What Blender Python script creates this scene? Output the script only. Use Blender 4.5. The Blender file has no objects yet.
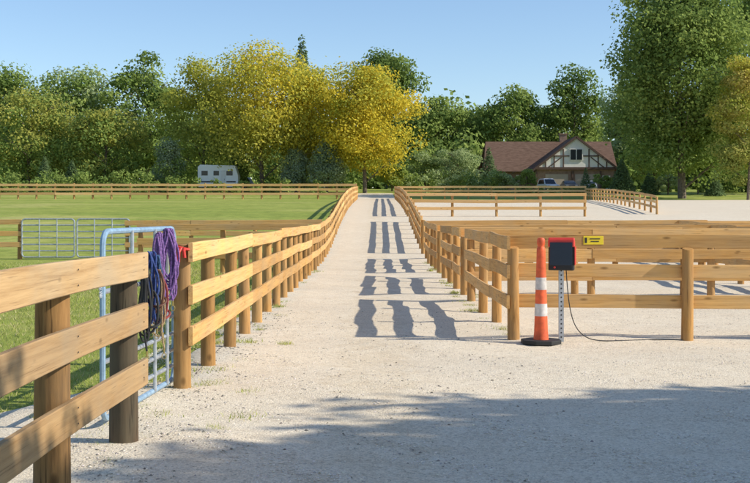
import bpy, bmesh, math, random
import numpy as np
from mathutils import Vector, Matrix
R=math.radians
rnd=random.Random(7); rg=np.random.default_rng(11)
S=bpy.context.scene; C=S.collection
F=1150.0; EYE=1.7; HY=215.0
def WX(px,d): return (px-375)/F*d
def WZ(py,d): return EYE+(HY-py)*d/F
_p=[(-60,0),(41,0),(50,.45),(62,1.3),(80,2.1),(95,2.6),(110,3.0),(126,3.4),(150,4.7),(200,6.4),(400,11),(1500,14)]
_px=np.array([a for a,b in _p],float); _pz=np.array([b for a,b in _p],float)
def zf(y):
    k=np.linspace(-5,5,11)
    return float(np.mean(np.interp(y+k,_px,_pz)))
# ---------------------------------------------------------------- materials
def nmat(name):
    m=bpy.data.materials.new(name); m.use_nodes=True
    nt=m.node_tree; b=nt.nodes['Principled BSDF']; return m,nt,b
def N(nt,t,**kw):
    n=nt.nodes.new(t)
    for k,v in kw.items():
        if k in n.inputs.keys(): n.inputs[k].default_value=v
        else: setattr(n,k,v)
    return n
def ramp(nt,fac,stops):
    r=nt.nodes.new('ShaderNodeValToRGB'); e=r.color_ramp.elements
    while len(e)<len(stops): e.new(0.5)
    for i,(p,c) in enumerate(stops):
        e[i].position=p; e[i].color=(*c,1)
    nt.links.new(fac,r.inputs[0]); return r.outputs[0]
def mix(nt,fac,a,b,mode='MIX'):
    n=nt.nodes.new('ShaderNodeMix'); n.data_type='RGBA'; n.blend_type=mode
    for s,v in ((n.inputs[0],fac),(n.inputs[6],a),(n.inputs[7],b)):
        if hasattr(v,'links'): nt.links.new(v,s)
        elif isinstance(v,tuple): s.default_value=(*v,1)
        else: s.default_value=v
    return n.outputs[2]
def noise(nt,vec,scale,detail=4,rough=.55):
    n=N(nt,'ShaderNodeTexNoise',Scale=scale,Detail=detail,Roughness=rough)
    if vec is not None: nt.links.new(vec,n.inputs['Vector'])
    return n.outputs['Fac']
def bump(nt,b,h,st,dist):
    n=N(nt,'ShaderNodeBump',Strength=st,Distance=dist); nt.links.new(h,n.inputs['Height']); nt.links.new(n.outputs[0],b.inputs['Normal'])
def wood(name,light,dark,axis,grey=(.30,.27,.22),gw=.3,k=1.0,crack=.7,lowv=.66):
    m,nt,b=nmat(name); L=nt.links.new
    tc=nt.nodes.new('ShaderNodeTexCoord'); oi=nt.nodes.new('ShaderNodeObjectInfo')
    off=N(nt,'ShaderNodeVectorMath',operation='SCALE'); off.inputs[0].default_value=(13,17,19); L(oi.outputs['Random'],off.inputs['Scale'])
    ad=N(nt,'ShaderNodeVectorMath',operation='ADD'); 
    mp=nt.nodes.new('ShaderNodeMapping'); L(tc.outputs['Object'],mp.inputs[0])
    mp.inputs['Scale'].default_value=(4.5,30,30) if axis=='x' else (22,22,1.6)
    L(mp.outputs[0],ad.inputs[0]); L(off.outputs[0],ad.inputs[1])
    n1=noise(nt,ad.outputs[0],1.0*k,6,.66)
    m2=nt.nodes.new('ShaderNodeMapping'); L(tc.outputs['Object'],m2.inputs[0]); m2.inputs['Scale'].default_value=(6,3,3) if axis=='x' else (3,3,1.5)
    a2=N(nt,'ShaderNodeVectorMath',operation='ADD'); L(m2.outputs[0],a2.inputs[0]); L(off.outputs[0],a2.inputs[1])
    n2=noise(nt,a2.outputs[0],1.0,4,.6)
    c=ramp(nt,n1,[(.28,dark),(.45,tuple(x*.6+y*.4 for x,y in zip(light,dark))),(.62,light)])
    g=ramp(nt,n2,[(.38,(0,0,0)),(.68,(gw,)*3)])
    c=mix(nt,g,c,grey)
    m4=nt.nodes.new('ShaderNodeMapping'); L(tc.outputs['Object'],m4.inputs[0]); m4.inputs['Scale'].default_value=(9,110,110) if axis=='x' else (70,70,2.5)
    a4=N(nt,'ShaderNodeVectorMath',operation='ADD'); L(m4.outputs[0],a4.inputs[0]); L(off.outputs[0],a4.inputs[1])
    n4=noise(nt,a4.outputs[0],1.0,3,.5)
    c=mix(nt,ramp(nt,n4,[(.30,(crack,)*3),(.38,(0,0,0))]),c,tuple(x*.35 for x in dark))
    v=N(nt,'ShaderNodeTexVoronoi',Scale=1.0,Randomness=1.0); 
    m3=nt.nodes.new('ShaderNodeMapping'); L(tc.outputs['Object'],m3.inputs[0]); m3.inputs['Scale'].default_value=(11,7,7) if axis=='x' else (5,5,3)
    a3=N(nt,'ShaderNodeVectorMath',operation='ADD'); L(m3.outputs[0],a3.inputs[0]); L(off.outputs[0],a3.inputs[1]); L(a3.outputs[0],v.inputs['Vector'])
    kf=ramp(nt,v.outputs['Distance'],[(.0,(.85,)*3),(.09,(.5,)*3),(.16,(0,0,0))])
    c=mix(nt,kf,c,tuple(x*.35 for x in dark))
    rv=ramp(nt,oi.outputs['Random'],[(0,(lowv,lowv*.95,lowv*.9)),(.25,(.88,.82,.74)),(.5,(1,.97,.93)),(.75,(.95,.9,.88)),(1,(1.16,1.16,1.14))])
    c=mix(nt,1.0,c,rv,'MULTIPLY')
    L(c,b.inputs['Base Color']); b.inputs['Roughness'].default_value=.78; b.inputs['Specular IOR Level'].default_value=.25
    bump(nt,b,n1,.55,.006)
    return m
M={}
M['rail']=wood('pine_rail',(.78,.475,.175),(.50,.26,.075),'x',(.50,.38,.23),.5)
M['farrail']=wood('far_pine_rail',(.84,.54,.23),(.60,.34,.12),'x',(.58,.45,.28),.4,1.0,.3,.82)
M['post']=wood('pine_post',(.58,.33,.11),(.28,.14,.042),'z',(.32,.23,.13),.55)
M['oldrail']=wood('weathered_rail',(.56,.37,.18),(.34,.20,.085),'x',(.42,.34,.23),.55,1.0,.45,.86)
M['oldpost']=wood('weathered_post',(.38,.21,.075),(.13,.065,.022),'z',(.14,.11,.07),.6)
M['greypost']=wood('dark_post',(.125,.085,.05),(.035,.025,.016),'z',(.11,.105,.07),.6)
M['gatepost']=wood('gate_post',(.62,.37,.14),(.35,.18,.055),'z',(.36,.27,.17),.45)
def plain(name,col,rough=.6,metal=0,var=.12,sc=8):
    m,nt,b=nmat(name); tc=nt.nodes.new('ShaderNodeTexCoord')
    n=noise(nt,tc.outputs['Object'],sc,5)
    c=ramp(nt,n,[(.3,tuple(x*(1-var) for x in col)),(.7,tuple(min(1,x*(1+var)) for x in col))])
    nt.links.new(c,b.inputs['Base Color']); b.inputs['Roughness'].default_value=rough; b.inputs['Metallic'].default_value=metal
    return m
M['galv']=plain('galvanised_steel',(.44,.47,.50),.42,.5,.25,14)
M['galvblue']=plain('blue_grey_paint',(.27,.40,.53),.45,.1,.25,14)
M['purple']=plain('purple_rope',(.21,.11,.30),.9,0,.55,60)
M['blue']=plain('blue_rope',(.04,.07,.22),.9,0,.5,60)
M['teal']=plain('slate_blue_rope',(.05,.10,.20),.9,0,.5,60)
M['tan']=plain('tan_rope',(.36,.25,.14),.9,0,.4,60)
M['maroon']=plain('reddish_strap',(.24,.04,.035),.8,0,.3,60)
M['black']=plain('black_rubber',(.02,.02,.02),.7)
M['brown']=plain('brown_leather',(.13,.05,.025),.6)
M['red']=plain('red_plastic',(.62,.045,.03),.45)
M['orange']=plain('orange_plastic',(.76,.12,.035),.6,0,.28,10)
M['white']=plain('white_reflective',(.62,.57,.53),.5,0,.25,12)
M['yellow']=plain('yellow_plastic',(.88,.66,.03),.5)
M['panel']=plain('solar_panel',(.014,.016,.026),.2)
M['dark']=plain('dark_metal',(.04,.04,.04),.5,.3)
M['brass']=plain('brass_snap',(.5,.38,.15),.35,.9)
M['carwhite']=plain('white_car_paint',(.75,.76,.77),.3,0,.03)
M['cardark']=plain('dark_car_paint',(.06,.07,.09),.3,0,.05)
M['carsilver']=plain('silver_car_paint',(.45,.47,.5),.3,.4,.04)
M['glass']=plain('dark_glass',(.02,.025,.03),.12)
M['tyre']=plain('tyre_rubber',(.02,.02,.02),.8)
M['stucco']=plain('white_stucco',(.86,.82,.72),.85,0,.05,1)
M['timber']=plain('brown_timber',(.11,.063,.042),.7)
M['door']=plain('tan_garage_door',(.45,.36,.28),.7,0,.06,2)
M['brickw']=plain('brown_brick',(.30,.19,.135),.85,0,.25,3)
def roofmat():
    m,nt,b=nmat('brown_shingles'); tc=nt.nodes.new('ShaderNodeTexCoord')
    mp=nt.nodes.new('ShaderNodeMapping'); mp.inputs['Scale'].default_value=(1,.6,5); nt.links.new(tc.outputs['Object'],mp.inputs[0])
    n=noise(nt,mp.outputs[0],1.6,5)
    c=ramp(nt,n,[(.3,(.115,.07,.05)),(.7,(.20,.127,.092))])
    nt.links.new(c,b.inputs['Base Color']); b.inputs['Roughness'].default_value=.95; b.inputs['Specular IOR Level'].default_value=.1; return m
M['roof']=roofmat()
def gravel():
    m,nt,b=nmat('gravel'); L=nt.links.new; tc=nt.nodes.new('ShaderNodeTexCoord'); o=tc.outputs['Object']
    big=noise(nt,o,.35,5,.6); mid=noise(nt,o,3.0,6,.65); fine=noise(nt,o,60,4,.7)
    v=N(nt,'ShaderNodeTexVoronoi',Scale=56.0); L(o,v.inputs['Vector'])
    v2=N(nt,'ShaderNodeTexVoronoi',Scale=115.0); L(o,v2.inputs['Vector'])
    c=ramp(nt,mid,[(.25,(.67,.555,.405)),(.5,(.84,.735,.57)),(.75,(.90,.815,.66))])
    c=mix(nt,ramp(nt,big,[(.35,(0,0,0)),(.7,(.7,)*3)]),c,(.75,.635,.47))
    sx=nt.nodes.new('ShaderNodeSeparateXYZ'); L(o,sx.inputs[0])
    ab=N(nt,'ShaderNodeMath',operation='ABSOLUTE'); L(sx.outputs[0],ab.inputs[0])
    ad_=N(nt,'ShaderNodeMath',operation='MULTIPLY_ADD'); L(mid,ad_.inputs[0]); ad_.inputs[1].default_value=.9; L(ab.outputs[0],ad_.inputs[2])
    tr=ramp(nt,ad_.outputs[0],[(.0,(0,0,0)),(.75,(.0,)*3),(.95,(.35,)*3),(1.0,(.35,)*3)])
    c=mix(nt,tr,c,(.88,.79,.65))
    sep=nt.nodes.new('ShaderNodeSeparateColor'); L(v.outputs['Color'],sep.inputs[0])
    st=ramp(nt,sep.outputs[0],[(0,(.55,.53,.51)),(.2,(.88,.86,.84)),(.8,(1.04,1.03,1.0)),(1,(1.12,1.11,1.1))])
    c=mix(nt,.7,c,st,'MULTIPLY')
    sep2=nt.nodes.new('ShaderNodeSeparateColor'); L(v2.outputs['Color'],sep2.inputs[0])
    st2=ramp(nt,sep2.outputs[0],[(0,(.62,.6,.57)),(.35,(.95,.94,.92)),(1,(1.08,1.08,1.07))])
    c=mix(nt,.65,c,st2,'MULTIPLY')
    c=mix(nt,.6,c,ramp(nt,fine,[(.3,(.78,.76,.72)),(.7,(1.07,1.07,1.06))]),'MULTIPLY')
    L(c,b.inputs['Base Color']); b.inputs['Roughness'].default_value=.95; b.inputs['Specular IOR Level'].default_value=.05
    inv=N(nt,'ShaderNodeMath',operation='SUBTRACT'); inv.inputs[0].default_value=1; L(v.outputs['Distance'],inv.inputs[1])
    ad=N(nt,'ShaderNodeMath',operation='MULTIPLY_ADD'); L(mid,ad.inputs[0]); ad.inputs[1].default_value=2.0; L(inv.outputs[0],ad.inputs[2])
    bump(nt,b,ad.outputs[0],.6,.008); return m
M['gravel']=gravel()
def grassm():
    m,nt,b=nmat('grass_ground'); L=nt.links.new; tc=nt.nodes.new('ShaderNodeTexCoord'); o=tc.outputs['Object']
    mp=nt.nodes.new('ShaderNodeMapping'); mp.inputs['Scale'].default_value=(.4,1,1); L(o,mp.inputs[0])
    big=noise(nt,mp.outputs[0],.2,7,.7); mid=noise(nt,o,1.3,6,.7); fine=noise(nt,o,18,4,.7)
    c=ramp(nt,big,[(.3,(.25,.32,.07)),(.5,(.35,.395,.09)),(.68,(.53,.49,.18))])
    c=mix(nt,.85,c,ramp(nt,mid,[(.3,(.58,.62,.6)),(.55,(1,1,1)),(.75,(1.3,1.2,1.15))]),'MULTIPLY')
    c=mix(nt,.65,c,ramp(nt,fine,[(.3,(.55,.55,.55)),(.7,(1.25,1.25,1.2))]),'MULTIPLY')
    L(c,b.inputs['Base Color']); b.inputs['Roughness'].default_value=.95; b.inputs['Specular IOR Level'].default_value=.05; bump(nt,b,fine,.6,.04); return m
M['grass']=grassm()
def leafm(name,transl=.35):
    m=bpy.data.materials.new(name); m.use_nodes=True; nt=m.node_tree; nt.nodes.clear(); L=nt.links.new
    a=N(nt,'ShaderNodeAttribute',attribute_name='tint'); 
    d=nt.nodes.new('ShaderNodeBsdfDiffuse'); o=nt.nodes.new('ShaderNodeOutputMaterial'); L(a.outputs['Color'],d.inputs[0])
    if transl:
        t=nt.nodes.new('ShaderNodeBsdfTranslucent'); mx=N(nt,'ShaderNodeMixShader'); mx.inputs[0].default_value=transl
        L(a.outputs['Color'],t.inputs[0]); L(d.outputs[0],mx.inputs[1]); L(t.outputs[0],mx.inputs[2]); L(mx.outputs[0],o.inputs[0])
    else: L(d.outputs[0],o.inputs[0])
    return m
M['leaf']=leafm('leaf',.42); M['blade']=leafm('grass_blade',.3); M['stone']=leafm('pebble_stone',0.0)
M['bark']=plain('bark',(.15,.115,.085),.95,0,.4,6)
# ---------------------------------------------------------------- mesh helpers
class MB:
    def __init__(s): s.v=[]; s.f=[]
    def add(s,v,f):
        o=len(s.v); s.v+= [tuple(x) for x in v]; s.f+=[tuple(i+o for i in q) for q in f]; return s
    def box(s,c,d,rot=None):
        c=Vector(c); v=[]
        for x in(-.5,.5):
            for y in(-.5,.5):
                for z in(-.5,.5):
                    p=Vector((x*d[0],y*d[1],z*d[2]))
                    if rot: p=rot@p
                    v.append(c+p)
        return s.add(v,[(0,1,3,2),(4,6,7,5),(0,4,5,1),(2,3,7,6),(0,2,6,4),(1,5,7,3)])
    def tube(s,pts,r,seg=8,closed=False,cap=True):
        pts=[Vector(p) for p in pts]; n=len(pts); rr=r if isinstance(r,(list,tuple)) else [r]*n
        up=None; v=[]; f=[]
        for i,p in enumerate(pts):
            a=pts[(i-1)%n] if (closed or i>0) else p; b=pts[(i+1)%n] if (closed or i<n-1) else p
            t=(b-a).normalized()
            if up is None:
                up=t.cross(Vector((0,0,1))); 
                if up.length<.1: up=t.cross(Vector((0,1,0)))
            up=(up-t*up.dot(t)).normalized(); w=t.cross(up)
            for k in range(seg):
                an=2*math.pi*k/seg; v.append(p+(up*math.cos(an)+w*math.sin(an))*rr[i])
        m=n if closed else n-1
        for i in range(m):
            j=(i+1)%n
            for k in range(seg):
                l=(k+1)%seg; f.append((i*seg+k,i*seg+l,j*seg+l,j*seg+k))
        if cap and not closed:
            f.append(tuple(range(seg))[::-1]); f.append(tuple((n-1)*seg+k for k in range(seg)))
        return s.add(v,f)
    def lathe(s,prof,c=(0,0,0),seg=20):
        return s.tube([(c[0],c[1],c[2]+z) for r,z in prof],[max(r,.0005) for r,z in prof],seg)
    def prism(s,poly,y0,y1,axis='y'):
        n=len(poly)
        if axis=='y': v=[(x,y0,z) for x,z in poly]+[(x,y1,z) for x,z in poly]
        elif axis=='x': v=[(y0,x,z) for x,z in poly]+[(y1,x,z) for x,z in poly]
        else: v=[(x,z,y0) for x,z in poly]+[(x,z,y1) for x,z in poly]
        f=[tuple(range(n)),tuple(range(n,2*n))[::-1]]+[(i,i+n,(i+1)%n+n,(i+1)%n) for i in range(n)]
        return s.add(v,f)
    def mesh(s,name,mat,smooth=False,bevel=0):
        me=bpy.data.meshes.new(name); me.from_pydata(s.v,[],s.f)
        bm=bmesh.new(); bm.from_mesh(me); bmesh.ops.recalc_face_normals(bm,faces=bm.faces)
        if bevel: bmesh.ops.bevel(bm,geom=[e for e in bm.edges if e.is_manifold and e.calc_face_angle(0)>.5],offset=bevel,segments=2,affect='EDGES',profile=.5)
        bm.to_mesh(me); bm.free()
        me.materials.append(M[mat] if isinstance(mat,str) else mat)
        if smooth:
            for p in me.polygons: p.use_smooth=True
            try: me.set_sharp_from_angle(angle=R(35))
            except Exception: pass
        return me
    def build(s,name,mat,parent=None,smooth=False,bevel=0):
        return link(name,s.mesh(name,mat,smooth,bevel),parent)
def link(name,me,parent=None):
    o=bpy.data.objects.new(name,me); C.objects.link(o)
    if parent: o.parent=parent
    return o
def tag(o,label=None,cat=None,group=None,kind=None):
    if label:o['label']=label
    if cat:o['category']=cat
    if group:o['group']=group
    if kind:o['kind']=kind
    return o
def empty(name,loc,label,cat,group=None,rz=0):
    o=bpy.data.objects.new(name,None); C.objects.link(o); o.location=loc; o.rotation_euler=(0,0,rz); o.empty_display_size=.2
    return tag(o,label,cat,group)
def npmesh(name,V,nv,mat,tint=None):
    n=len(V)//nv; me=bpy.data.meshes.new(name)
    me.vertices.add(len(V)); me.vertices.foreach_set('co',V.astype(np.float32).ravel())
    me.loops.add(len(V)); me.loops.foreach_set('vertex_index',np.arange(len(V),dtype=np.int32))
    me.polygons.add(n); me.polygons.foreach_set('loop_start',(np.arange(n)*nv).astype(np.int32))
    try: me.polygons.foreach_set('loop_total',np.full(n,nv,dtype=np.int32))
    except Exception: pass
    me.update(calc_edges=True)
    if tint is not None:
        a=me.attributes.new('tint','FLOAT_COLOR','FACE'); c=np.ones((n,4),np.float32); c[:,:3]=tint; a.data.foreach_set('color',c.ravel())
    me.materials.append(M[mat]); return me
# ---------------------------------------------------------------- ground
ys=np.concatenate([np.arange(-40,38,3.0),np.arange(38,160,2.0),np.arange(160,420,15.0),np.arange(420,1500,90.0)])
xs=np.concatenate([np.arange(-700,-60,80.0),np.arange(-60,61,6.0),np.arange(80,720,80.0)])
g=MB(); g.v=[(x,y,zf(y)) for y in ys for x in xs]; nx=len(xs)
g.f=[(j*nx+i,j*nx+i+1,(j+1)*nx+i+1,(j+1)*nx+i) for j in range(len(ys)-1) for i in range(nx-1)]
tag(g.build('ground','grass',None,True),kind='structure')
def edge(y):
    e=math.sin(y*1.7)*.07+math.sin(y*4.3+1)*.05+math.sin(y*.6)*.08
    base=-3.1 if y<9.5 else (-2.15 if y>12 else -3.1+.95*(y-9.5)/2.5)
    return base+e
yg=[y for y in np.concatenate([np.arange(-30,4,3.0),np.arange(4,42,.35),np.arange(42,119,1.0)])]
g=MB(); nf=0
for y in yg:
    xl=edge(y); cols=[xl-.12,xl]+list(np.linspace(xl+.25,2.2,18))+list(np.linspace(2.6,14,24))+[20,30,45,70]
    for i,x in enumerate(cols):
        u=.035+.014*(math.sin(x*2.1+y*1.3)+math.sin(x*.9-y*2.2+2)+.6*math.sin(x*5.1+y*3.9))
        if y>42: u=.04
        if i==0: u=-.03
        g.v.append((x,y,zf(y)+u))
    nf=len(cols)
g.f=[(j*nf+i,j*nf+i+1,(j+1)*nf+i+1,(j+1)*nf+i) for j in range(len(yg)-1) for i in range(nf-1)]
tag(g.build('gravel_yard','gravel',None,True),kind='structure')
g=MB(); yl=np.arange(118,146,2.0); g.v=[p for y in yl for p in ((-2.2,y,zf(y)+.05),(2.2,y,zf(y)+.05))]
g.f=[(2*j,2*j+1,2*j+3,2*j+2) for j in range(len(yl)-1)]
tag(g.build('path','gravel'),kind='structure')
# ---------------------------------------------------------------- fences
def board_mesh(i,h,mat,t=.042):
    key=('board',i,h,mat)
    if key in CA: return CA[key]
    bm=bmesh.new(); r=random.Random(i*7+1); nseg=10; b=.006
    prof=[(-t/2+b,-h/2),(t/2-b,-h/2),(t/2,-h/2+b),(t/2,h/2-b),(t/2-b,h/2),(-t/2+b,h/2),(-t/2,h/2-b),(-t/2,-h/2+b)]
    ph=r.uniform(0,6); rings=[]
    for k in range(nseg+1):
        x=k/nseg; dz=.008*math.sin(x*5+ph); dy=.005*math.sin(x*4+ph*2); dh=1+.018*math.sin(x*9+ph)
        rings.append([bm.verts.new((x,y+dy,z*dh+dz)) for y,z in prof])
    for a,c in zip(rings,rings[1:]):
        for k in range(8): bm.faces.new((a[k],a[(k+1)%8],c[(k+1)%8],c[k]))
    bm.faces.new(rings[0][::-1]); bm.faces.new(rings[-1]); bmesh.ops.recalc_face_normals(bm,faces=bm.faces)
    me=bpy.data.meshes.new('rail'); bm.to_mesh(me); bm.free(); me.materials.append(M[mat]); CA[key]=me; return me
CA={}
def post_mesh(i,r0,h,mat,slant=(0,0)):
    key=('post',i,r0,h,mat,slant)
    if key in CA: return CA[key]
    rr=random.Random(i*13+3); seg=18; v=[];f=[]; zs=[-.25,0,.3,.6,.9,h]
    lx,ly=rr.uniform(-.012,.012),rr.uniform(-.012,.012)
    for z in zs:
        t=max(0,z)/h
        for k in range(seg):
            a=2*math.pi*k/seg; q=r0*(1.04-.10*t)*(1+.035*math.sin(2*a+i)+.02*math.sin(5*a+z*3+i))
            x=q*math.cos(a)+lx*t; y=q*math.sin(a)+ly*t; zz=z
            if z==h: zz=h-.005+ (x*slant[0]+y*slant[1])
            v.append((x,y,zz))
    n=len(zs)
    for j in range(n-1):
        for k in range(seg): f.append((j*seg+k,j*seg+(k+1)%seg,(j+1)*seg+(k+1)%seg,(j+1)*seg+k))
    top=[(x*.94,y*.94,z+.005) for x,y,z in v[-seg:]]; o=len(v); v+=top
    for k in range(seg): f.append((o-seg+k,o-seg+(k+1)%seg,o+(k+1)%seg,o+k))
    f.append(tuple(o+k for k in range(seg)))
    mb=MB(); mb.add(v,f); me=mb.mesh('post',mat,True); CA[key]=me; return me
RT=(1.43,1.03,.63)
def fence(name,label,cat,poly,sp=2.4,side=1,pr=.08,ph=1.36,tops=RT,rh=.18,pm='post',rm='rail',per=2,group=None,slant=None):
    root=empty(name,(poly[0][0],poly[0][1],zf(poly[0][1])),label,cat,group); O=Vector(root.location)
    for s,(A,B) in enumerate(zip(poly,poly[1:])):
        sd_=side[s] if isinstance(side,(list,tuple)) else side
        A=Vector((*A,0));B=Vector((*B,0)); D=B-A; Ln=D.length; n=max(1,round(Ln/sp)); u=D/Ln; nrm=Vector((-u.y,u.x,0))*sd_
        P=[]
        for k in range(n+1):
            p=A+D*k/n+Vector((rnd.uniform(-.015,.015),rnd.uniform(-.015,.015),0)); p.z=zf(p.y); P.append(p)
            if k==0 and s>0: continue
            if k==n and s==len(poly)-2 and poly[0]==poly[-1]: continue
            hh=round(ph+rnd.choice((-.02,0,.02)),3)
            o=link('post',post_mesh(rnd.randrange(6),pr,hh,pm,(0,0) if slant is None else slant),root); o.location=p-O
            o.rotation_euler=(rnd.uniform(-.012,.012),rnd.uniform(-.012,.012),0)
        k=0; off=nrm*(pr+.018)
        while k<n:
            e=min(n,k+per)
            for t in tops:
                a=P[k]+off+Vector((0,0,t-rh/2+rnd.uniform(-.016,.016))); b=P[e]+off+Vector((0,0,t-rh/2+rnd.uniform(-.016,.016)))
                if k==0: a-=u*.09
                if e==n: b+=u*.09
                d=b-a; o=link('rail',board_mesh(rnd.randrange(5),rh,rm),root); 
                L_=d.length-.008; o.scale=(L_,1,1); o.location=a-O
                yaw=math.atan2(d.y,d.x); pt=-math.atan2(d.z,math.hypot(d.x,d.y)); o.rotation_euler=(0,pt,yaw)
            k=e
    return root
root=empty('wooden_fence',(-1.835,4.4,0),'weathered brown three-rail fence with a dark end post, left foreground','fence')
for y,pm in ((4.45,'oldpost'),(6.54,'oldpost'),(8.4,'greypost')):
    o=link('post',post_mesh(2,.10,1.37 if y<8 else 1.34,pm),root); o.location=(0,y-4.4,0)
    if pm=='greypost': o['label']='dark weathered end post'
for t in (1.445,1.065,.66):
    o=link('rail',board_mesh(int(t*10)%5,.19,'oldrail'),root); o.scale=(2.1,1,1); o.rotation_euler=(0,0,R(90)); o.location=(.125,0-2.0,t-.095)
    o=link('rail',board_mesh(int(t*13)%5,.19,'oldrail'),root); o.scale=(4.06,1,1); o.rotation_euler=(0,R(.25+rnd.uniform(-.15,.15)),R(90)); o.location=(.125,.11,t-.095)
    for y in (4.4,6.54,8.4):
        for dz in (-.045,.045):
            b=MB(); b.tube([(.147,y-4.4,t-.1+dz),(.151,y-4.4,t-.1+dz)],.005,8); b.build('nail','dark',root)
lf=fence('wooden_fence','long three-rail fence along the left edge of the gravel lane, starting at the gate post','fence',
   [(-1.84,11.05),(-1.86,40.5),(-1.95,126)],sp=1.72,side=-1,pr=.078,per=3)
gp=[c for c in lf.children if c.name.startswith('post')][0]; gp.data=post_mesh(9,.082,1.42,'gatepost'); gp['label']='tall pale gate post at the fence end'
side_pens=[('near pen fence of fresh pine rails on the right, nearest the traffic cone',15.4,22.2,18),
           ('middle pen fence of pine rails right of the lane, second from the traffic cone',23.8,30.6,20),
           ('farthest of the three level pine-rail pens right of the lane',33.0,41.4,22)]
for lab,y0,y1,xr in side_pens:
    fence('pen_fence',lab,'fence',[(1.86,y0),(xr,y0),(xr,y1),(1.86,y1),(1.86,y0)],side=(1,1,1,-1),pr=.077,ph=1.25,slant=(0,.2))
for lab,x,y0,y1 in (('divider fence running away inside the middle pen right of the lane',9.0,23.95,30.4),
                  ('divider fence running away inside the farthest level pen',11.0,33.2,41.2)):
    fence('divider_fence',lab,'fence',[(x,y0),(x,y1)],side=1,pr=.075,ph=1.3)
fence('wooden_fence','rising three-rail fence on the right lane edge between the pens and the riding arena','fence',[(1.86,44.2),(1.9,62)],side=1,sp=2.4)
fence('arena_fence','long pine-rail fence along the right lane edge and the near side of the sandy arena','fence',
   [(2.2,125),(1.95,68),(12.4,68)],side=(-1,-1),sp=2.9,per=2,rm='farrail')
fence('arena_fence','angled pine-rail fence along the right side of the sandy arena','fence',[(17.4,71),(22.9,124.6)],side=1,sp=2.9,tops=(1.22,.88,.54),rh=.15,ph=1.15,pr=.07,rm='farrail')
fence('arena_fence','farthest arena fence in front of the house hedge','fence',[(2.5,125.2),(22.9,125.2)],side=-1,sp=2.5,rh=.22,rm='farrail')
fence('pasture_fence','far pine-rail fence crossing behind the green pasture on the left','fence',[(-2.1,126),(-60,127)],side=1,sp=2.1,tops=(1.66,1.18,.70),rh=.26,ph=1.72,pr=.11,rm='farrail')
fence('pasture_fence','cross fence of pine rails between the steel panels and the lane','fence',[(-2.0,41.8),(-9.0,41.8)],side=1)
fence('pasture_fence','short pine-rail fence at the far left edge beside the steel panels','fence',[(-12.9,41.8),(-24,41.8)],side=1)
fence('pasture_fence','nearer cross fence of pine rails meeting the left lane fence','fence',[(-2.0,33.2),(-6.8,33.4)],side=1)
# ---------------------------------------------------------------- steel panels left middle
def rounded(x0,x1,z0,z1,r,n=5):
    pts=[]
    for cx,cz,a0 in ((x1-r,z1-r,0),(x0+r,z1-r,90),(x0+r,z0+r,180),(x1-r,z0+r,270)):
        for k in range(n+1):
            a=R(a0+90*k/n); pts.append((cx+r*math.cos(a),0,cz+r*math.sin(a)))
    return pts
def steel_panel(name,label,cat,loc,L,H,rz,bars,stays,mat,r=.022,group=None,z0=.12,matu=None):
    t=empty(name,loc,label,cat,group,rz)
    b=MB(); b.tube(rounded(0,L,z0,H,.12),r,8,closed=True); b.build('frame',matu or mat,t,True)
    for z in bars:
        b=MB(); b.tube([(0,0,z),(L,0,z)],r*.85,8); b.build('bar',mat,t,True)
    for x in stays:
        b=MB(); b.tube([(x,-.022,z0),(x,-.022,H)],r*.7,8); b.build('stay',mat,t,True)
    return t
for i,(x,lab,m) in enumerate(((-12.8,'left one of two galvanised corral panels beyond the grass','galv'),(-10.8,'right one of two galvanised corral panels beyond the grass','galv'))):
    steel_panel('corral_panel',lab,'livestock panel',(x,41.7,.05),1.9,1.5,0,(.35,.58,.82,1.05,1.28),(.63,1.27),m,.03)
gate=steel_panel('metal_gate','blue grey tubular steel gate hung with ropes between the fence posts','gate',(-2.12,8.95,.02),2.3,1.55,math.atan2(2.25,.15),(.22,.37,.53,.70,.88,1.08,1.30),(.75,1.5,1.95),'galv',.024,None,.08,'galvblue')
for z in (.4,1.2):
    b=MB(); b.box((2.36,0,z),(.1,.02,.05)); b.tube([(2.38,0,z-.06),(2.38,0,z+.06)],.012,8); b.build('hinge','dark',gate)
b=MB()
for k in range(9):
    a=k/8; c=Vector((-.02-.06*a,.0,1.15-.10*math.sin(a*math.pi)))
    b.tube([c+Vector((.018*math.cos(q),.004*math.sin(q*2),.011*math.sin(q))) for q in np.linspace(0,6.28,9)[:-1]],.0035,5,closed=True)
b.build('chain','galv',gate)
# ---------------------------------------------------------------- ropes
def rope(name,label,cat,loc,mat,nl,w,l,r=.009,seed=1,tail=.2,group=None):
    q=random.Random(seed); t=empty(name,loc,label,cat,group); b=MB(); pts=[]
    n=22
    for k in range(nl):
        ww=w*q.uniform(.6,1.25); ll=l*q.uniform(.68,1.08); ox=q.uniform(-.035,.035); oy=q.uniform(-.035,.035); tw=q.uniform(-.6,.6); wob=q.uniform(0,6)
        for j in range(n):
            a=2*math.pi*j/n; s=(1-math.cos(a))/2; x=ww/2*math.sin(a)*(.35+.9*s)+.014*math.sin(a*3+wob)
            pts.append((ox+x*math.cos(tw),oy+x*math.sin(tw)+.01*k/nl,-ll*s+.02*math.cos(a)))
    x,y,z=pts[-1]
    b.tube(pts,r,7); b.build('coil',mat,t,True)
    b=MB(); b.tube([(x,y,z),(x+.03,y-.02,z-.15),(x+.02,y-.03,-l*.9),(x+.04,y-.02,-l-tail)],r,7); b.build('tail',mat,t,True)
    b=MB(); b.tube([(x+.04,y-.02,-l-tail),(x+.04,y-.02,-l-tail-.05)],.008,8); b.tube([(x+.04+.02*math.cos(a),y-.02,-l-tail-.07+.025*math.sin(a)) for a in np.linspace(0,6.2,10)],.004,6); b.build('snap','brass',t,True)
    return t
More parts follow.
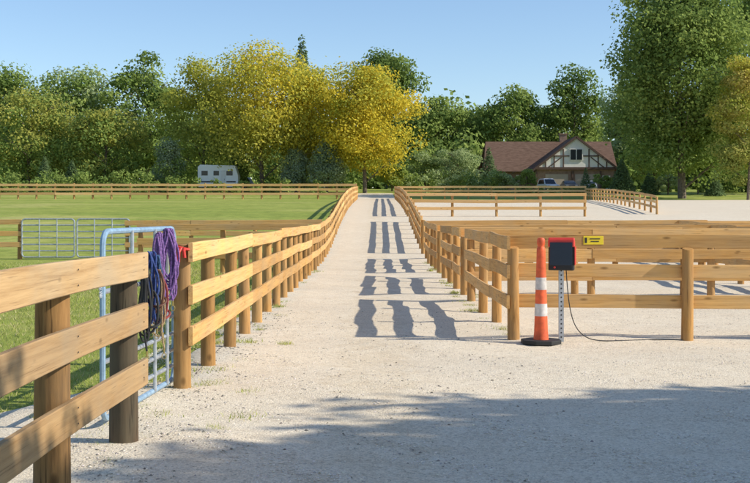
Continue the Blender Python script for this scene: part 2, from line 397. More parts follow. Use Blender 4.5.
rope('lead_rope','thick bundle of purple lead rope hanging at the gate post','rope',(-1.94,10.76,1.55),'purple',11,.15,.60,.0098,3,.05)
rope('lead_rope','second looser loop of purple rope beside the thick bundle','rope',(-1.98,10.4,1.52),'purple',4,.13,.62,.0085,5,.12)
rope('lead_rope','dark blue rope coil hanging on the steel gate','rope',(-1.945,9.95,1.36),'blue',6,.10,.56,.009,8,.08)
rope('lead_rope','slate blue rope hanging on the gate between the dark blue and purple ropes','rope',(-1.95,10.2,1.32),'teal',4,.10,.60,.009,21,.06)
rope('lead_rope','tan rope loops hanging lowest on the gate','rope',(-1.92,10.05,1.20),'tan',3,.10,.58,.008,33,.08)
rope('lead_rope','black rope hanging on the gate behind the blue coil','rope',(-1.97,9.85,1.28),'black',5,.12,.62,.009,12,.12)
def halter(loc,mat,label,s=1.0):
    t=empty('halter',loc,label,'halter')
    b=MB(); b.tube([(.07*s*math.cos(a),.03*math.sin(a),-.18+.2*s*math.sin(a)) for a in np.linspace(0,6.28,17)[:-1]],.011,6,closed=True); b.build('crown_strap',mat,t,True)
    b=MB(); b.tube([(.08*s*math.cos(a)+.01,.07*math.sin(a),-.3*s+.04*math.sin(a)) for a in np.linspace(0,6.28,17)[:-1]],.011,6,closed=True); b.build('noseband',mat,t,True)
    b=MB(); b.tube([(.02*math.cos(a),0,-.3*s-.11+.02*math.sin(a)) for a in np.linspace(0,6.28,11)[:-1]],.004,6,closed=True); b.build('ring','brass',t,True)
halter((-1.91,10.2,1.12),'maroon','reddish halter hanging in front of the slate blue rope on the gate')
halter((-1.93,9.9,1.05),'black','black halter hanging at the left of the ropes on the gate',.9)
halter((-1.90,10.0,1.22),'brown','brown leather halter hanging in front of the dark blue rope on the gate',.9)
b=MB(); b.tube([(.055*math.cos(a),.055*math.sin(a),.01*math.sin(2*a)) for a in np.linspace(0,6.28,17)[:-1]],.012,8,closed=True)
b.tube([(.0,-.06,0),(-.01,-.085,-.03),(-.012,-.085,-.10)],.012,8); b.tube([(.02,-.06,0),(.02,-.08,-.02),(.025,-.08,-.07)],.010,8)
o=b.build('gate_tie','red',None,True); o.location=(-1.845,11.03,1.385); o.scale=(1.62,1.62,1.3); tag(o,'red tie knotted round the top of the gate post beside the purple rope','strap')
# ---------------------------------------------------------------- traffic delineator
t=empty('traffic_cone',(WX(541,14.95),14.95,.03),'tall narrow orange and white traffic cone with black rubber base','traffic cone')
b=MB(); 
oc=[(.27*math.cos(R(22.5+45*k)),.27*math.sin(R(22.5+45*k))) for k in range(8)]
b.prism(oc,0,.055,'z'); b.build('rubber_base','black',t,False,.008)
prof=[(.10,.05),(.092,.12),(.081,.4),(.070,.75),(.061,1.05),(.057,1.2)]
def rad(z): return float(np.interp(z,[p[1] for p in prof],[p[0] for p in prof]))
b=MB(); b.lathe([(rad(z),z) for z in np.linspace(.05,1.2,12)]+[(.055,1.235),(.046,1.25),(.044,1.275),(.052,1.29),(.052,1.345),(.042,1.37),(.02,1.375)],seg=20); b.build('cone_body','orange',t,True)
for z0,z1 in ((.36,.52),(.70,.86),):
    b=MB(); b.tube([(0,0,z) for z in (z0,z0+.001,z1-.001,z1)],[rad(z0)-.002,rad(z0)+.003,rad(z1)+.003,rad(z1)-.002],20); b.build('reflective_band','white',t,True)
X=WX(562,15.02)
t=empty('steel_stake',(X,15.08,0),'perforated galvanised steel stake beside the orange traffic cone','stake')
b=MB(); 
b.box((0,0,.55),(.055,.006,1.5)); b.box((-.03,.012,.55),(.006,.03,1.5)); b.box((.03,.012,.55),(.006,.03,1.5)); b.build('stake_bar','galv',t)
for k in range(16):
    b=MB(); b.tube([(0,-.0045,.1+k*.058),(0,-.002,.1+k*.058)],.011,8); b.build('hole','dark',t)
t=empty('fence_charger',(X-.01,15.0,.98),'red and black solar electric fence charger mounted on the steel stake','fence charger',None,R(-14))
b=MB(); b.prism([(-.07,0),(.07,0),(.10,.30),(-.055,.30)],-.165,.165,'x'); b.build('housing','dark',t,False,.012)
b=MB(); b.prism([(-.062,.303),(.102,.303),(.09,.38),(-.01,.43),(-.05,.40)],-.17,.17,'x'); b.build('cover','red',t,False,.014)
b=MB(); b.box((.176,.01,.19),(.014,.15,.24)); b.build('edge_trim','red',t,False,.004)
b=MB(); b.box((0,-.078,.215),(.29,.012,.30),Matrix.Rotation(R(-5),3,'X')); b.build('solar_panel','panel',t,False,.004)
b=MB(); b.box((0,-.086,.04),(.29,.02,.06)); b.build('control_plate','black',t,False,.004)
b=MB(); b.tube([(-.08,-.097,.04),(-.08,-.112,.04)],.014,12); b.build('knob','red',t,True)
b=MB(); b.box((0,.09,.18),(.08,.05,.2)); b.build('bracket','galv',t)
b=MB(); pts=[(X+.05,15.0,1.0),(X+.06,14.98,.8),(X+.09,14.98,.5),(X+.16,15.0,.25),(X+.3,15.02,.1),(X+.5,15.05,.05),(X+.9,15.15,.05),(X+1.3,15.2,.055),(X+1.62,15.22,.05)]
def smooth(pts,it=3):
    for _ in range(it):
        q=[pts[0]]
        for a,c in zip(pts,pts[1:]):
            a=Vector(a);c=Vector(c); q+= [a*.75+c*.25,a*.25+c*.75]
        pts=q+[pts[-1]]
    return pts
b.tube(smooth(pts),.007,6); tag(b.build('cable','black',None,True),'black cable drooping from the fence charger onto the gravel','cable')
t=empty('warning_tag',(WX(597,15.2),15.46,1.36),'small yellow plastic warning tag on the top rail of the near pen','sign')
b=MB(); b.box((0,0,0),(.27,.012,.115)); b.build('plate','yellow',t,False,.004)
b=MB(); b.box((-.1,-.0075,0),(.03,.003,.07)); b.box((.02,-.0075,.02),(.14,.003,.012)); b.box((.02,-.0075,-.015),(.11,.003,.012)); b.build('print','dark',t)
# ---------------------------------------------------------------- vegetation
PAL={'dark':((.13,.20,.055),(.29,.37,.10)),'mid':((.20,.29,.07),(.40,.47,.13)),'olive':((.30,.33,.07),(.54,.50,.12)),
     'yg':((.33,.37,.055),(.66,.59,.10)),'yellow':((.55,.45,.04),(.88,.70,.09)),'rust':((.38,.37,.09),(.68,.52,.16)),
     'spruce':((.22,.29,.17),(.43,.50,.32)),'fir':((.09,.15,.065),(.20,.27,.12)),'pale':((.29,.38,.16),(.52,.58,.28))}
def leaves(cent,crad,n,size,pal,flat=.7,up=.5,rs=rg,mixp=None):
    n=int(n*1.6); size*=.76
    k=len(cent); idx=rs.integers(0,k,n)
    d=rs.normal(size=(n,3)); d/=np.linalg.norm(d,axis=1,keepdims=True)
    r=rs.uniform(.3,1.0,n)**.6; far=rs.uniform(0,1,n)<.07; r=np.where(far,r*rs.uniform(1.1,1.4,n),r)
    P=cent[idx]+d*crad[idx]*r[:,None]
    nr=d*.75+rs.normal(size=(n,3))*.6; nr[:,2]+=up; nr[:,0]+=.25; nr/=np.linalg.norm(nr,axis=1,keepdims=True)
    a=rs.normal(size=(n,3)); u=np.cross(nr,a); u/=np.linalg.norm(u,axis=1,keepdims=True); v=np.cross(nr,u)
    s=size*rs.uniform(.5,1.25,n); s1=s[:,None]*.5; s2=s1*flat
    V=np.stack([P-u*s1,P-v*s2+u*s1*.1,P+u*s1,P+v*s2+u*s1*.1],1).reshape(-1,3)
    lo=np.array(PAL[pal][0]); hi=np.array(PAL[pal][1]); ct=rs.uniform(0,1,k)
    t=np.clip(ct[idx]*.6+rs.uniform(0,1,n)*.4,0,1)[:,None]; col=lo+(hi-lo)*t
    if mixp:
        p2,fr=mixp; lo2=np.array(PAL[p2][0]); hi2=np.array(PAL[p2][1]); c2=(rs.uniform(0,1,k)<fr)[idx]; c2=c2^(rs.uniform(0,1,n)<.12); col2=lo2+(hi2-lo2)*t
        col=np.where(c2[:,None],col2,col)
    return V,col
def limb_mesh(h,cb,rx,rz,tr,seed):
    q=random.Random(seed); b=MB(); bend=q.uniform(-.03,.03)*h
    b.tube([(0,0,-.5),(0,0,0),(bend*.3,0,h*.2),(bend,bend*.5,h*.45),(bend*1.2,bend,h*.8)],[tr*1.5,tr*1.15,tr*.85,tr*.6,tr*.12],9)
    for k in range(9):
        a=k*2.4+q.uniform(-.3,.3); z0=cb*.75+(h*.72-cb*.75)*k/9.; rr=rx*q.uniform(.5,.8)
        p0=Vector((bend*z0/h,0,z0)); p1=p0+Vector((math.cos(a)*rr*.45,math.sin(a)*rr*.45,rr*.4)); p2=p0+Vector((math.cos(a)*rr,math.sin(a)*rr,rr*.65))
        b.tube([p0,p1,p2],[tr*.42,tr*.24,tr*.06],6)
        for s in (-1,1):
            p3=p1+Vector((math.cos(a+s*.8)*rr*.45,math.sin(a+s*.8)*rr*.45,rr*.3)); b.tube([p1,p3],[tr*.18,tr*.04],5)
    return b
TS=[100]
def tree(px,d,ty,hw,by,pal,label,n=7000,size=.5,k=60,mixp=None,tr=None,name='leafy_tree',cat='tree',shape=1.0,cr=.32,X=None,zt=None,zb=None,rx=None,group=None,lowp=None):
    TS[0]+=1; rs=np.random.default_rng(TS[0])
    x=WX(px,d) if X is None else X; z0=zf(d); zt=(WZ(ty,d) if zt is None else zt)-z0; zb=(WZ(by,d) if zb is None else zb)-z0; zb=max(.3,zb)
    rx=hw*d/F if rx is None else rx; rz=(zt-zb)/2; cz=(zt+zb)/2; h=zt
    t=empty(name,(x,d,z0),label,cat,group)
    limb_mesh(h,max(zb,.5),rx,rz,tr or .016*h+.04,TS[0]).build('trunk','bark',t,True)
    dd=rs.normal(size=(k,3)); dd/=np.linalg.norm(dd,axis=1,keepdims=True); r=rs.uniform(.1,1,k)**.42
    c=dd*r[:,None]; 
    c[:,2]=np.sign(c[:,2])*np.abs(c[:,2])**.85
    w=np.where(c[:,2]>0,1-shape*.28*c[:,2]**2,1.0+.12*np.abs(c[:,2]))
    if shape>2: w=np.clip(.62-.5*c[:,2],.12,1.1)
    sc=np.array([rx*(1-cr*.65),rx*(1-cr*.65),rz*(1-cr*.55)])
    bumpy=1+rs.uniform(-.16,.12,k)
    cent=c*sc*bumpy[:,None]; cent[:,0]*=w; cent[:,1]*=w; cent[:,2]+=cz
    base=min(rx,rz)*cr
    crad=np.ones((k,3))*base*rs.uniform(.6,1.3,k)[:,None]; crad[:,2]*=.78; crad[:,:2]*=1.2
    V,col=leaves(cent,crad,n,size,pal,rs=rs,mixp=mixp)
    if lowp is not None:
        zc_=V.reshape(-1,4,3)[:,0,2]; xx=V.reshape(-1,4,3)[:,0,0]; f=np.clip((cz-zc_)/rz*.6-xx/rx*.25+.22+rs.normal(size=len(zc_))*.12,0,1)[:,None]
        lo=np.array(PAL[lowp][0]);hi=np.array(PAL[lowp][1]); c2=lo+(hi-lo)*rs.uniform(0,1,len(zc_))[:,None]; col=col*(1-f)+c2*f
    link('crown',npmesh('crown',V,4,'leaf',col),t); return t
def conifer(px,d,ty,hw,label,pal='fir',n=3500,size=.35,by=None,name='conifer_tree',X=None):
    TS[0]+=1; rs=np.random.default_rng(TS[0]); x=WX(px,d); z0=zf(d); h=WZ(ty,d)-z0; rx=hw*d/F
    t=empty(name,(x,d,z0),label,'tree')
    b=MB(); b.tube([(0,0,-.4),(0,0,0),(0,0,h*.97)],[.03*h,.024*h,.01],8); b.build('trunk','bark',t,True)
    u=rs.uniform(0,1,n); z=.04+.96*(1-np.sqrt(u)); lay=np.floor(z*16+rs.uniform(-.15,.15,n))/16; fr=(z*16)%1
    R0=rx*(1-z)**.85*(.62+.38*(1-fr))+.06; nb=11
    a=(np.floor(rs.uniform(0,nb,n))+lay*7.3)*2*math.pi/nb+rs.normal(size=n)*.16
    rr=R0*rs.uniform(.25,1.0,n)**.5
    P=np.stack([rr*np.cos(a),rr*np.sin(a),z*h-rr*.18+rs.normal(size=n)*.02*h+.02*h],1)
    nr=np.stack([np.cos(a)*.6,np.sin(a)*.6,np.full(n,.7)],1)+rs.normal(size=(n,3))*.4; nr/=np.linalg.norm(nr,axis=1,keepdims=True)
    q=rs.normal(size=(n,3)); uu=np.cross(nr,q); uu/=np.linalg.norm(uu,axis=1,keepdims=True); v=np.cross(nr,uu); s=(size*rs.uniform(.5,1.2,n)*.5)[:,None]
    V=np.stack([P-uu*s,P-v*s*.5,P+uu*s,P+v*s*.5],1).reshape(-1,3)
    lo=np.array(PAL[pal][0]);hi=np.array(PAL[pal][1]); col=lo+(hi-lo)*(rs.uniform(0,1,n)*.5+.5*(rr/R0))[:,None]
    link('crown',npmesh('crown',V,4,'leaf',col),t); return t
tree(12,190,62,56,184,'dark','dark green tree at the far left edge of the tree line',9500,.76,mixp=('mid',.35))
tree(84,186,54,50,184,'mid','green tree behind, left of the tallest dark tree on the left',9500,.76,mixp=('pale',.25))
tree(146,184,49,48,184,'dark','tall dark green tree just left of the yellow trees',9500,.74,mixp=('mid',.5))
tree(28,158,88,54,192,'olive','olive green tree in front at the far left, above the pasture fence',9500,.54,mixp=('mid',.5))
tree(104,156,104,50,192,'mid','low broad green tree between the olive tree and pale pine',9000,.54,mixp=('olive',.45))
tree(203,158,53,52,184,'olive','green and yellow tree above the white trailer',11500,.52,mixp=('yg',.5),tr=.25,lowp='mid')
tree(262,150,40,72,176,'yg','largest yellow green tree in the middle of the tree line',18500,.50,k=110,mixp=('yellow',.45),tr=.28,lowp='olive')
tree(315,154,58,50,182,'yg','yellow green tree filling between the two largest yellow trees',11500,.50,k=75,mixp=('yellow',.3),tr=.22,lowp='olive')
tree(365,146,53,58,180,'yellow','bright golden yellow tree left above the lane end',17500,.48,k=105,mixp=('yg',.4),tr=.26)
tree(385,205,36,46,168,'dark','tall dark green tree behind the golden yellow tree',10500,.78,k=75)
tree(436,205,90,42,188,'dark','dark tree just right of the golden yellow tree',8500,.78,mixp=('mid',.5))
tree(478,212,104,34,188,'dark','low dark tree between the golden tree and the round green one',6500,.78,mixp=('mid',.4))
tree(510,205,79,44,188,'mid','round green tree behind the left end of the house roof',9000,.78,mixp=('dark',.5))
tree(576,205,66,38,188,'dark','tall rounded dark green tree behind the house gable',9000,.78,mixp=('mid',.35))
tree(545,216,96,34,188,'mid','green tree between the two rounded trees behind the house',6000,.82,mixp=('dark',.5))
tree(632,190,70,38,190,'mid','pale green tree between the house and the giant tree',8500,.68,mixp=('pale',.45))
tree(682,128,-40,80,188,'dark','giant dark green tree on the right with its top cut by the frame',44000,.54,k=250,mixp=('mid',.5),tr=.42,cr=.26)
tree(765,142,-60,68,192,'mid','tall green tree at the right edge of the photo',26000,.58,k=150,mixp=('dark',.4),cr=.28)
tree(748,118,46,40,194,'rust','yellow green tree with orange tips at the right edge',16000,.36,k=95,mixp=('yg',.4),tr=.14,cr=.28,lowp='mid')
tree(712,180,100,40,192,'mid','background green tree seen between the giant tree and the right edge',8000,.75,mixp=('dark',.4))
tree(655,160,128,30,192,'mid','small leafy tree filling the gap left of the giant trunk',5000,.5,k=45,mixp=('pale',.3))
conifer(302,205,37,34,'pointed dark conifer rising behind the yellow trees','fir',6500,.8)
tree(168,148,136,24,196,'spruce','rounded pale grey green pine left of the white trailer',7000,.34,k=60,name='pine_tree',shape=3,cr=.32,mixp=('mid',.2))
tree(296,147,146,22,196,'spruce','left one of two pale grey green pines under the yellow trees',6500,.34,k=55,name='pine_tree',shape=3,cr=.34,mixp=('pale',.2))
tree(327,145,137,24,196,'spruce','right one of two pale grey green pines under the yellow trees',7500,.34,k=60,name='pine_tree',shape=3,cr=.34,mixp=('pale',.2))
tree(236,152,152,18,194,'mid','low rounded pine between the trailer and the yellow tree trunk',3600,.34,k=36,name='pine_tree',shape=3,cr=.36)
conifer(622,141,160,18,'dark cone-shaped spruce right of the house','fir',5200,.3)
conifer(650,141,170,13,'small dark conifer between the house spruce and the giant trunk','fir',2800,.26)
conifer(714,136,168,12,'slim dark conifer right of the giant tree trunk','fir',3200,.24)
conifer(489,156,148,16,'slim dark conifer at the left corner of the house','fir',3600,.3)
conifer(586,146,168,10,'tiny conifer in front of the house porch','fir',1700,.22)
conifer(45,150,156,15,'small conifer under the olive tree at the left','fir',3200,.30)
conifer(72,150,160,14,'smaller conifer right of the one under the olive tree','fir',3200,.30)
tree(458,160,145,27,194,'pale','pale green rounded shrub left of the house',6500,.36,k=38,name='shrub',cat='shrub')
tree(425,162,148,24,194,'mid','green shrub at the right side of the lane end',5000,.36,k=36,mixp=('pale',.4),name='shrub',cat='shrub')
tree(392,158,160,20,194,'mid','low green bush directly above the end of the lane',3600,.36,k=28,mixp=('yg',.3),name='shrub',cat='shrub')
tree(528,149,168,14,192,'mid','small round bush before the garage wall of the house',2400,.28,k=20,name='shrub',cat='shrub')
tree(508,149,170,14,192,'pale','pale low bush at the left end of the house wall',2400,.28,k=20,name='shrub',cat='shrub')
tree(604,149,173,14,192,'mid','low bush beside the house spruce',2400,.28,k=20,name='shrub',cat='shrub')
tree(668,140,172,18,197,'pale','pale low bush left of the giant trunk',2800,.28,k=22,name='shrub',cat='shrub')
tree(698,142,174,16,197,'mid','green low bush between the giant trunk and the slim conifer',2600,.28,k=22,name='shrub',cat='shrub')
def mass(name,x0,x1,y0,y1,hmin,hmax,k,n,size,pal,mixp,label,cat,lv=3):
    rs=np.random.default_rng(k); X=rs.uniform(x0,x1,k); Y=rs.uniform(y0,y1,k)
    hh=rs.uniform(hmin,hmax,k)*(.8+.2*np.sin(X*.13)); Z=np.array([zf(y) for y in Y])
    cent=[];cr=[]
    for x,y,z,h in zip(X,Y,Z,hh):
        for j in range(lv): cent.append((x+rs.normal()*h*.12,y+rs.normal()*h*.1,z+h*(.12+.72*j/(lv-1)))); cr.append((h*.3,h*.3,h*.22))
    V,col=leaves(np.array(cent),np.array(cr),n,size,pal,rs=rs,mixp=mixp)
    tag(link(name,npmesh(name,V,4,'leaf',col)),label,cat,None,'stuff')
mass('undergrowth',-72,78,178,194,5,9.5,180,23000,1.1,'mid',('dark',.4),'dense dark undergrowth below the tree line','undergrowth')
mass('distant_wood',-95,100,232,255,13,20,180,28000,1.7,'dark',('mid',.5),'far wood closing the view behind the tree line','wood',4)
mass('hedge',-62,-6,140,146,1.4,3.2,120,14000,.42,'mid',('dark',.5),'low rough hedge of shrubs behind the far pasture fence','hedge')
mass('hedge',4,17,148,154,1.8,3.0,34,5000,.42,'mid',('pale',.4),'low hedge along the arena back fence left of the house','hedge')
mass('hedge',18,32,144,147,.6,1.0,60,4000,.26,'mid',('dark',.5),'low clipped planting in front of the cars by the house','hedge')
mass('hedge',38,72,148,154,2.2,4.6,52,10000,.46,'mid',('dark',.5),'low hedge under the giant tree on the right','hedge')
# trees outside frame right that shade the foreground
tree(0,4.5,0,0,0,'mid','tree standing right of the camera whose shadow falls on the foreground gravel',20000,.42,k=170,X=15.6,zt=10.5,zb=3.9,rx=4.8,tr=.2,cr=.27)
tree(0,2.8,0,0,0,'mid','smaller tree right of the camera shading the bottom left of the gravel',11000,.33,k=100,X=11.2,zt=9.2,zb=4.7,rx=3.5,tr=.16,cr=.27)
# ---------------------------------------------------------------- grass blades
def blades(name,n,fx,hmin,hmax,w,label,seed,cols=((.25,.32,.06),(.52,.52,.15))):
    rs=np.random.default_rng(seed); P=fx(rs,n); n=len(P)
    h=rs.uniform(hmin,hmax,n)*(1+.03*np.maximum(0,P[:,1]-10)); a=rs.uniform(0,6.28,n); ww=w*(1+.06*np.maximum(0,P[:,1]-8))*rs.uniform(.6,1.3,n)
    u=np.stack([np.cos(a),np.sin(a),0*a],1)*ww[:,None]*.5; le=rs.normal(size=(n,3))*.5*h[:,None]; le[:,2]=h
    V=np.stack([P-u,P+u,P+le],1).reshape(-1,3); t=rs.uniform(0,1,n)[:,None]
    col=np.array(cols[0])+(np.array(cols[1])-np.array(cols[0]))*t
    dry=rs.uniform(0,1,n)<.22; col[dry]=(.62,.53,.29)
    tag(link(name,npmesh(name,V,3,'blade',col)),label,'grass',None,'stuff')
def f1(rs,n):
    y=5+36*rs.uniform(0,1,n)**1.4; e=np.array([edge(v) for v in y]); x=e+.06-rs.uniform(0,1,n)**1.3*(4+.28*y)
    return np.stack([x,y,np.full(n,-.005)],1)
blades('pasture_grass',100000,f1,.02,.06,.008,'short pasture grass left of the lane fence',1)
def f2(rs,n):
    k=90; cx=rs.uniform(-2.9,-.9,k); cy=rs.uniform(7,17,k); cx[:25]=rs.uniform(-2.2,-1.6,25); cy[:25]=rs.uniform(11,34,25)
    cx[25]=-1.98;cy[25]=8.3;cx[26]=-1.25;cy[26]=8.95;cx[27]=-1.75;cy[27]=8.6;cx[28]=-1.3;cy[28]=9.0
    cx[40:70]=rs.uniform(1.6,2.1,30); cy[40:70]=rs.uniform(15.5,41,30); cx[70:]=rs.uniform(-2.9,-1.7,20); cy[70:]=rs.uniform(7.5,12,20)
    i=rs.integers(0,k,n); s=rs.uniform(.03,.12,k)
    return np.stack([cx[i]+rs.normal(size=n)*s[i],cy[i]+rs.normal(size=n)*s[i],np.full(n,.02)],1)
blades('grass_tufts',6500,f2,.015,.055,.007,'small weeds and grass tufts growing through the gravel',2)
def pebbles(name,n,smin,smax,fx,seed,label,lo=.42,hi=.88):
    rs=np.random.default_rng(seed); P=fx(rs,n); s=smin+(smax-smin)*rs.uniform(0,1,n)**2.2
    oct_=np.array([[1,0,0],[0,1,0],[-1,0,0],[0,-1,0],[0,0,1]],float)
    tri=[(0,1,4),(1,2,4),(2,3,4),(3,0,4)]
    a=rs.uniform(0,6.28,n); c,sn=np.cos(a),np.sin(a)
    jit=1+rs.uniform(-.35,.35,(n,5,3)); Q=oct_[None]*jit*s[:,None,None]; Q[:,:,2]*=.6; Q[:,4,:2]+=rs.normal(size=(n,2))*.35*s[:,None]
    X=Q[:,:,0]*c[:,None]-Q[:,:,1]*sn[:,None]; Y=Q[:,:,0]*sn[:,None]+Q[:,:,1]*c[:,None]; Q=np.stack([X,Y,Q[:,:,2]],2)+P[:,None]
    V=np.stack([Q[:,list(t)] for t in tri],1).reshape(-1,3)
    b=rs.uniform(lo,hi,n)[:,None]; col=np.hstack([b,b*rs.uniform(.85,.93,(n,1)),b*rs.uniform(.67,.81,(n,1))]); col=np.repeat(col,4,0)
    tag(link(name,npmesh(name,V,3,'stone',col)),label,'gravel',None,'stuff')
def und(x,y): return .035+.014*(np.sin(x*2.1+y*1.3)+np.sin(x*.9-y*2.2+2)+.6*np.sin(x*5.1+y*3.9))
def f3(rs,n):
    y=6.3+14*rs.uniform(0,1,n)**1.5; x=rs.uniform(-1,1,n)*(.36*y); x=np.maximum(x,-2.7+rs.uniform(0,.3,n))
    return np.stack([x,y,und(x,y)-.001],1)
pebbles('loose_gravel',42000,.003,.0125,f3,5,'loose stones scattered over the gravel')
def f4(rs,n):
    y=rs.uniform(7,20,n); x=-1.7-np.abs(rs.normal(size=n))*.35+rs.uniform(-.3,.5,n)
    k=n//3; x[:k]=rs.uniform(-1.6,1.6,k); x=np.where((y>12)&(x<-2.1),-1.9,x)
    return np.stack([x,y,und(x,y)-.001],1)
pebbles('ground_litter',2600,.006,.018,f4,9,'dry leaf bits and dark crumbs littering the gravel by the fence',.12,.36)
# ---------------------------------------------------------------- house
hx=WX(551,165); hz=zf(165)
H=empty('house',(hx,165,hz-.3),'brown roofed house with white half-timbered front gable','house')
b=MB(); b.box((0,5.2,1.6),(18.2,9,3.2)); b.box((3.1,-.8,1.6),(11.0,3.6,3.2)); b.build('wall','brickw',H)
def slab(mb,p,th):
    p=[Vector(q) for q in p]; n=(p[1]-p[0]).cross(p[2]-p[0]).normalized()*th
    if n.z<0:n=-n
    k=len(p); mb.add(p+[q+n for q in p],[tuple(range(k)),tuple(range(k,2*k))]+[(i,(i+1)%k,(i+1)%k+k,i+k) for i in range(k)])
b=MB()
slab(b,[(-9.7,-.1,2.9),(9.6,-.1,2.9),(9.6,5.2,7.5),(-8.9,5.2,7.5)],.18); slab(b,[(-9.7,10.5,2.9),(9.6,10.5,2.9),(9.6,5.2,7.5),(-8.9,5.2,7.5)],.18)
b.add([(-9.1,.6,3.1),(-9.1,9.8,3.1),(-8.9,5.2,7.45),(9.1,.6,3.1),(9.1,9.8,3.1),(9.1,5.2,7.45)],[(0,1,2),(3,5,4)])
o=b.build('roof','roof',H)
b=MB(); slab(b,[(3.1,-3.1,7.75),(3.1,5.4,7.75),(-3.3,5.4,2.85),(-3.3,-3.1,2.85)],.16); slab(b,[(3.1,-3.1,7.75),(3.1,5.4,7.75),(9.5,5.4,2.85),(9.5,-3.1,2.85)],.16)
b.build('gable_roof','roof',H)
b=MB(); b.prism([(-2.6,3.25),(8.8,3.25),(3.1,7.6)],-2.9,-2.7); b.build('gable_wall','stucco',H)
b=MB()
for s in (-1,1):
    a=Vector((3.1,-3.2,7.78)); c=Vector((3.1+s*6.45,-3.2,2.82)); d=(c-a); L_=d.length; ang=math.atan2(d.z,d.x)
    b.box((a+c)/2+Vector((0,0,-.0)),(L_,.14,.28),Matrix.Rotation(-ang,3,'Y'))
b.build('bargeboard','timber',H)
b=MB(); b.box((3.1,-3.0,3.35),(11.4,.18,.34)); b.box((3.1,-2.95,5.1),(6.2,.1,.16)); 
for x,zt in ((-1.2,4.3),(.0,5.2),(1.3,6.1),(4.9,6.1),(6.2,5.2),(7.4,4.3)): b.box((x,-2.94,(3.4+zt)/2),(.16,.08,zt-3.4))
for s in (-1,1): b.box((3.1+s*3.0,-2.965,4.2),(2.4,.06,.14),Matrix.Rotation(s*R(38),3,'Y'))
b.build('timber_framing','timber',H)
w=MB(); w.box((3.1,-3.0,5.3),(1.9,.1,1.7)); w=w.build('window','stucco',H)
for s in(-1,1): b=MB(); b.box((3.1+s*.44,-3.07,5.3),(.74,.05,1.45)); b.build('pane','glass',w)
for x,wd in ((-6.6,1.8),(-4.2,1.4)):
    w=MB(); w.box((x,.64,1.9),(wd,.1,1.3)); w=w.build('window','stucco',H); b=MB(); b.box((x,.57,1.9),(wd-.2,.05,1.1)); b.build('pane','glass',w)
for x in (-.2,4.0): 
    b=MB(); b.box((x+.6,-2.64,1.3),(3.2,.1,2.5)); b.build('garage_door','door',H)
b=MB(); b.box((7.4,-2.64,1.2),(1.1,.1,2.3)); d_=b.build('door','stucco',H)
for x in (-2.5,2.6,6.6,8.7):
    b=MB(); b.box((x,-2.8,1.5),(.2,.2,3.0)); b.build('porch_post','timber',H)
b=MB(); b.box((2.6,5.4,7.9),(1.0,.9,1.6)); b.box((2.6,5.4,8.75),(1.2,1.1,.15)); b.build('chimney','brickw',H)
# ---------------------------------------------------------------- cars, trailer
def car(loc,rz,mat,label,tall=False):
    t=empty('parked_car',loc,label,'car',None,rz); h=1.75 if tall else 1.45
    b=MB(); b.prism([(-2.25,.35),(2.2,.35),(2.3,.6),(2.2,.85),(1.2,.98),(-2.2,1.0),(-2.3,.7)],-.88,.88); b.build('body',mat,t,False,.06)
    b=MB(); top=h; v=[]
    for z,x0,x1,w in ((.96,-2.1,1.15,.82),(top-.08,-1.75 if tall else -1.3,.35,.68),(top,-1.6 if tall else -1.1,.15,.58)):
        v+=[(x0,-w,z),(x1,-w,z),(x1,w,z),(x0,w,z)]
    b.add(v,[(0,1,5,4),(1,2,6,5),(2,3,7,6),(3,0,4,7),(4,5,9,8),(5,6,10,9),(6,7,11,10),(7,4,8,11),(8,9,10,11)]); b.build('cabin',mat,t)
    for s in (-1,1):
        b=MB(); b.add([(-1.75,s*.815,1.03),(.85,s*.815,1.03),(.25,s*.705,top-.13),(-1.45 if tall else -1.1,s*.705,top-.13)],[(0,1,2,3)]); b.v=[(x,y+s*.012,z) for x,y,z in b.v]; b.build('side_window','glass',t)
    b=MB(); b.add([(1.13,-.72,1.0),(1.13,.72,1.0),(.42,.62,top-.12),(.42,-.62,top-.12)],[(0,1,2,3)]); b.v=[(x+.03,y,z+.015) for x,y,z in b.v]; b.build('windscreen','glass',t)
    for x in (-1.4,1.4):
        for s in (-1,1):
            b=MB(); b.tube([(x,s*.70,.33),(x,s*.9,.33)],.33,18); w=b.build('wheel','tyre',t,True); b=MB(); b.tube([(x,s*.89,.33),(x,s*.915,.33)],.19,12); b.build('rim','galv',w,True)
    for s in (-1,1):
        b=MB(); b.box((2.22,s*.62,.72),(.12,.36,.16)); b.build('headlight','white',t,False,.02)
    return t
def zc(d): return zf(d)
car((WX(548,154),154,zc(154)),R(-80),'carwhite','white car parked before the left part of the house gable',True)
car((WX(590,156),156,zc(156)),R(-100),'carsilver','silver car parked under the right side of the house gable',False)
car((WX(569,156),156,zc(156)),R(-90),'cardark','dark car between the white and the silver car',False)
t=empty('travel_trailer',(WX(219,149),149,zf(149)+.15),'white travel trailer parked behind the far pasture fence','trailer')
b=MB(); b.prism([(-2.5,.5),(2.2,.5),(2.6,1.1),(2.6,2.0),(2.2,3.3),(-2.3,3.4),(-2.6,3.1),(-2.6,.7)],-1.1,1.1); b.build('body','carwhite',t,False,.06)
for x,wd in ((-1.7,.8),(-.2,.7),(1.5,.8)):
    b=MB(); b.box((x,-1.12,2.3),(wd,.04,.6)); b.build('window','glass',t)
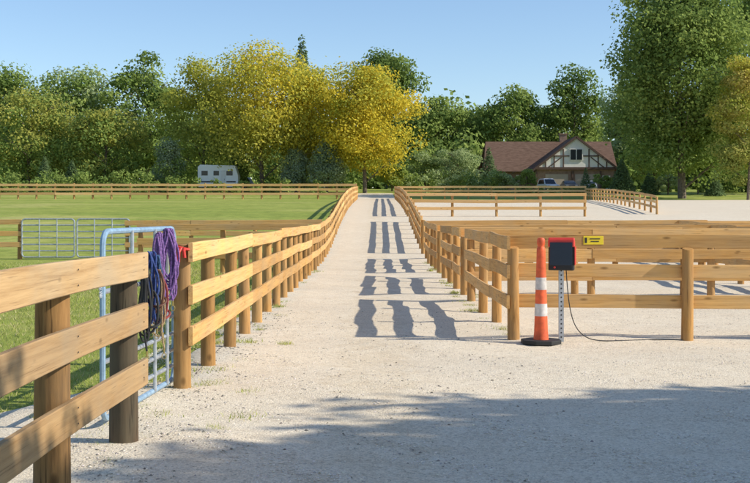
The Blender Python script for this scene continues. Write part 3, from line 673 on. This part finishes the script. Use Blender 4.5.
b=MB(); b.box((.65,-1.12,1.65),(.6,.04,2.0)); d_=b.build('door','carsilver',t); b=MB(); b.box((.86,-1.15,1.5),(.05,.04,.15)); b.build('handle','dark',d_)
b=MB(); b.box((-1.3,-1.115,1.2),(2.3,.02,.16)); b.box((1.7,-1.115,1.2),(1.2,.02,.16)); b.build('stripe','dark',t)
for x in (-.75,-.0):
    b=MB(); b.tube([(x,-1.12,.33),(x,-.9,.33)],.33,16); b.build('wheel','tyre',t,True)
b=MB(); b.tube([(2.4,-.4,.5),(3.4,0,.5)],.05,6); b.tube([(2.4,.4,.5),(3.4,0,.5)],.05,6); b.tube([(3.3,0,-.15),(3.3,0,.6)],.04,6); b.build('hitch','dark',t)
t=car((WX(237,155),155,zc(155)+.1),R(170),'cardark','dark car just right of the white travel trailer',True)
# ---------------------------------------------------------------- light, sky, camera
sd=Vector((-1.47,.30,-1)); el=math.atan2(1,math.hypot(1.47,.30)); az=math.atan2(1.47,-.30)
w=bpy.data.worlds.new('World'); S.world=w; w.use_nodes=True; nt=w.node_tree
sk=nt.nodes.new('ShaderNodeTexSky'); sk.sky_type='NISHITA'; sk.sun_disc=False; sk.sun_elevation=el; sk.sun_rotation=az; sk.air_density=1.0; sk.dust_density=.3; sk.ozone_density=4.3; sk.altitude=0
cm=mix(nt,1.0,sk.outputs[0],(1.20,1.15,1.12),'MULTIPLY')
nt.links.new(cm,nt.nodes['Background'].inputs[0]); nt.nodes['Background'].inputs[1].default_value=.15
l=bpy.data.lights.new('sun','SUN'); l.energy=5.0; l.angle=R(.5); l.color=(1,.935,.82); lo=bpy.data.objects.new('sun',l); C.objects.link(lo); lo.rotation_euler=sd.to_track_quat('-Z','Y').to_euler(); lo.location=(20,-5,20)
cam=bpy.data.cameras.new('camera'); co=bpy.data.objects.new('camera',cam); C.objects.link(co); co.location=(0,0,EYE); co.rotation_euler=(R(90),0,0)
cam.sensor_width=36; cam.lens=F/750*36; cam.shift_y=-(241.5-HY)/750; cam.clip_end=3000; cam.clip_start=.05; S.camera=co
S.view_settings.view_transform='Standard'; S.view_settings.look='None'; S.view_settings.exposure=0
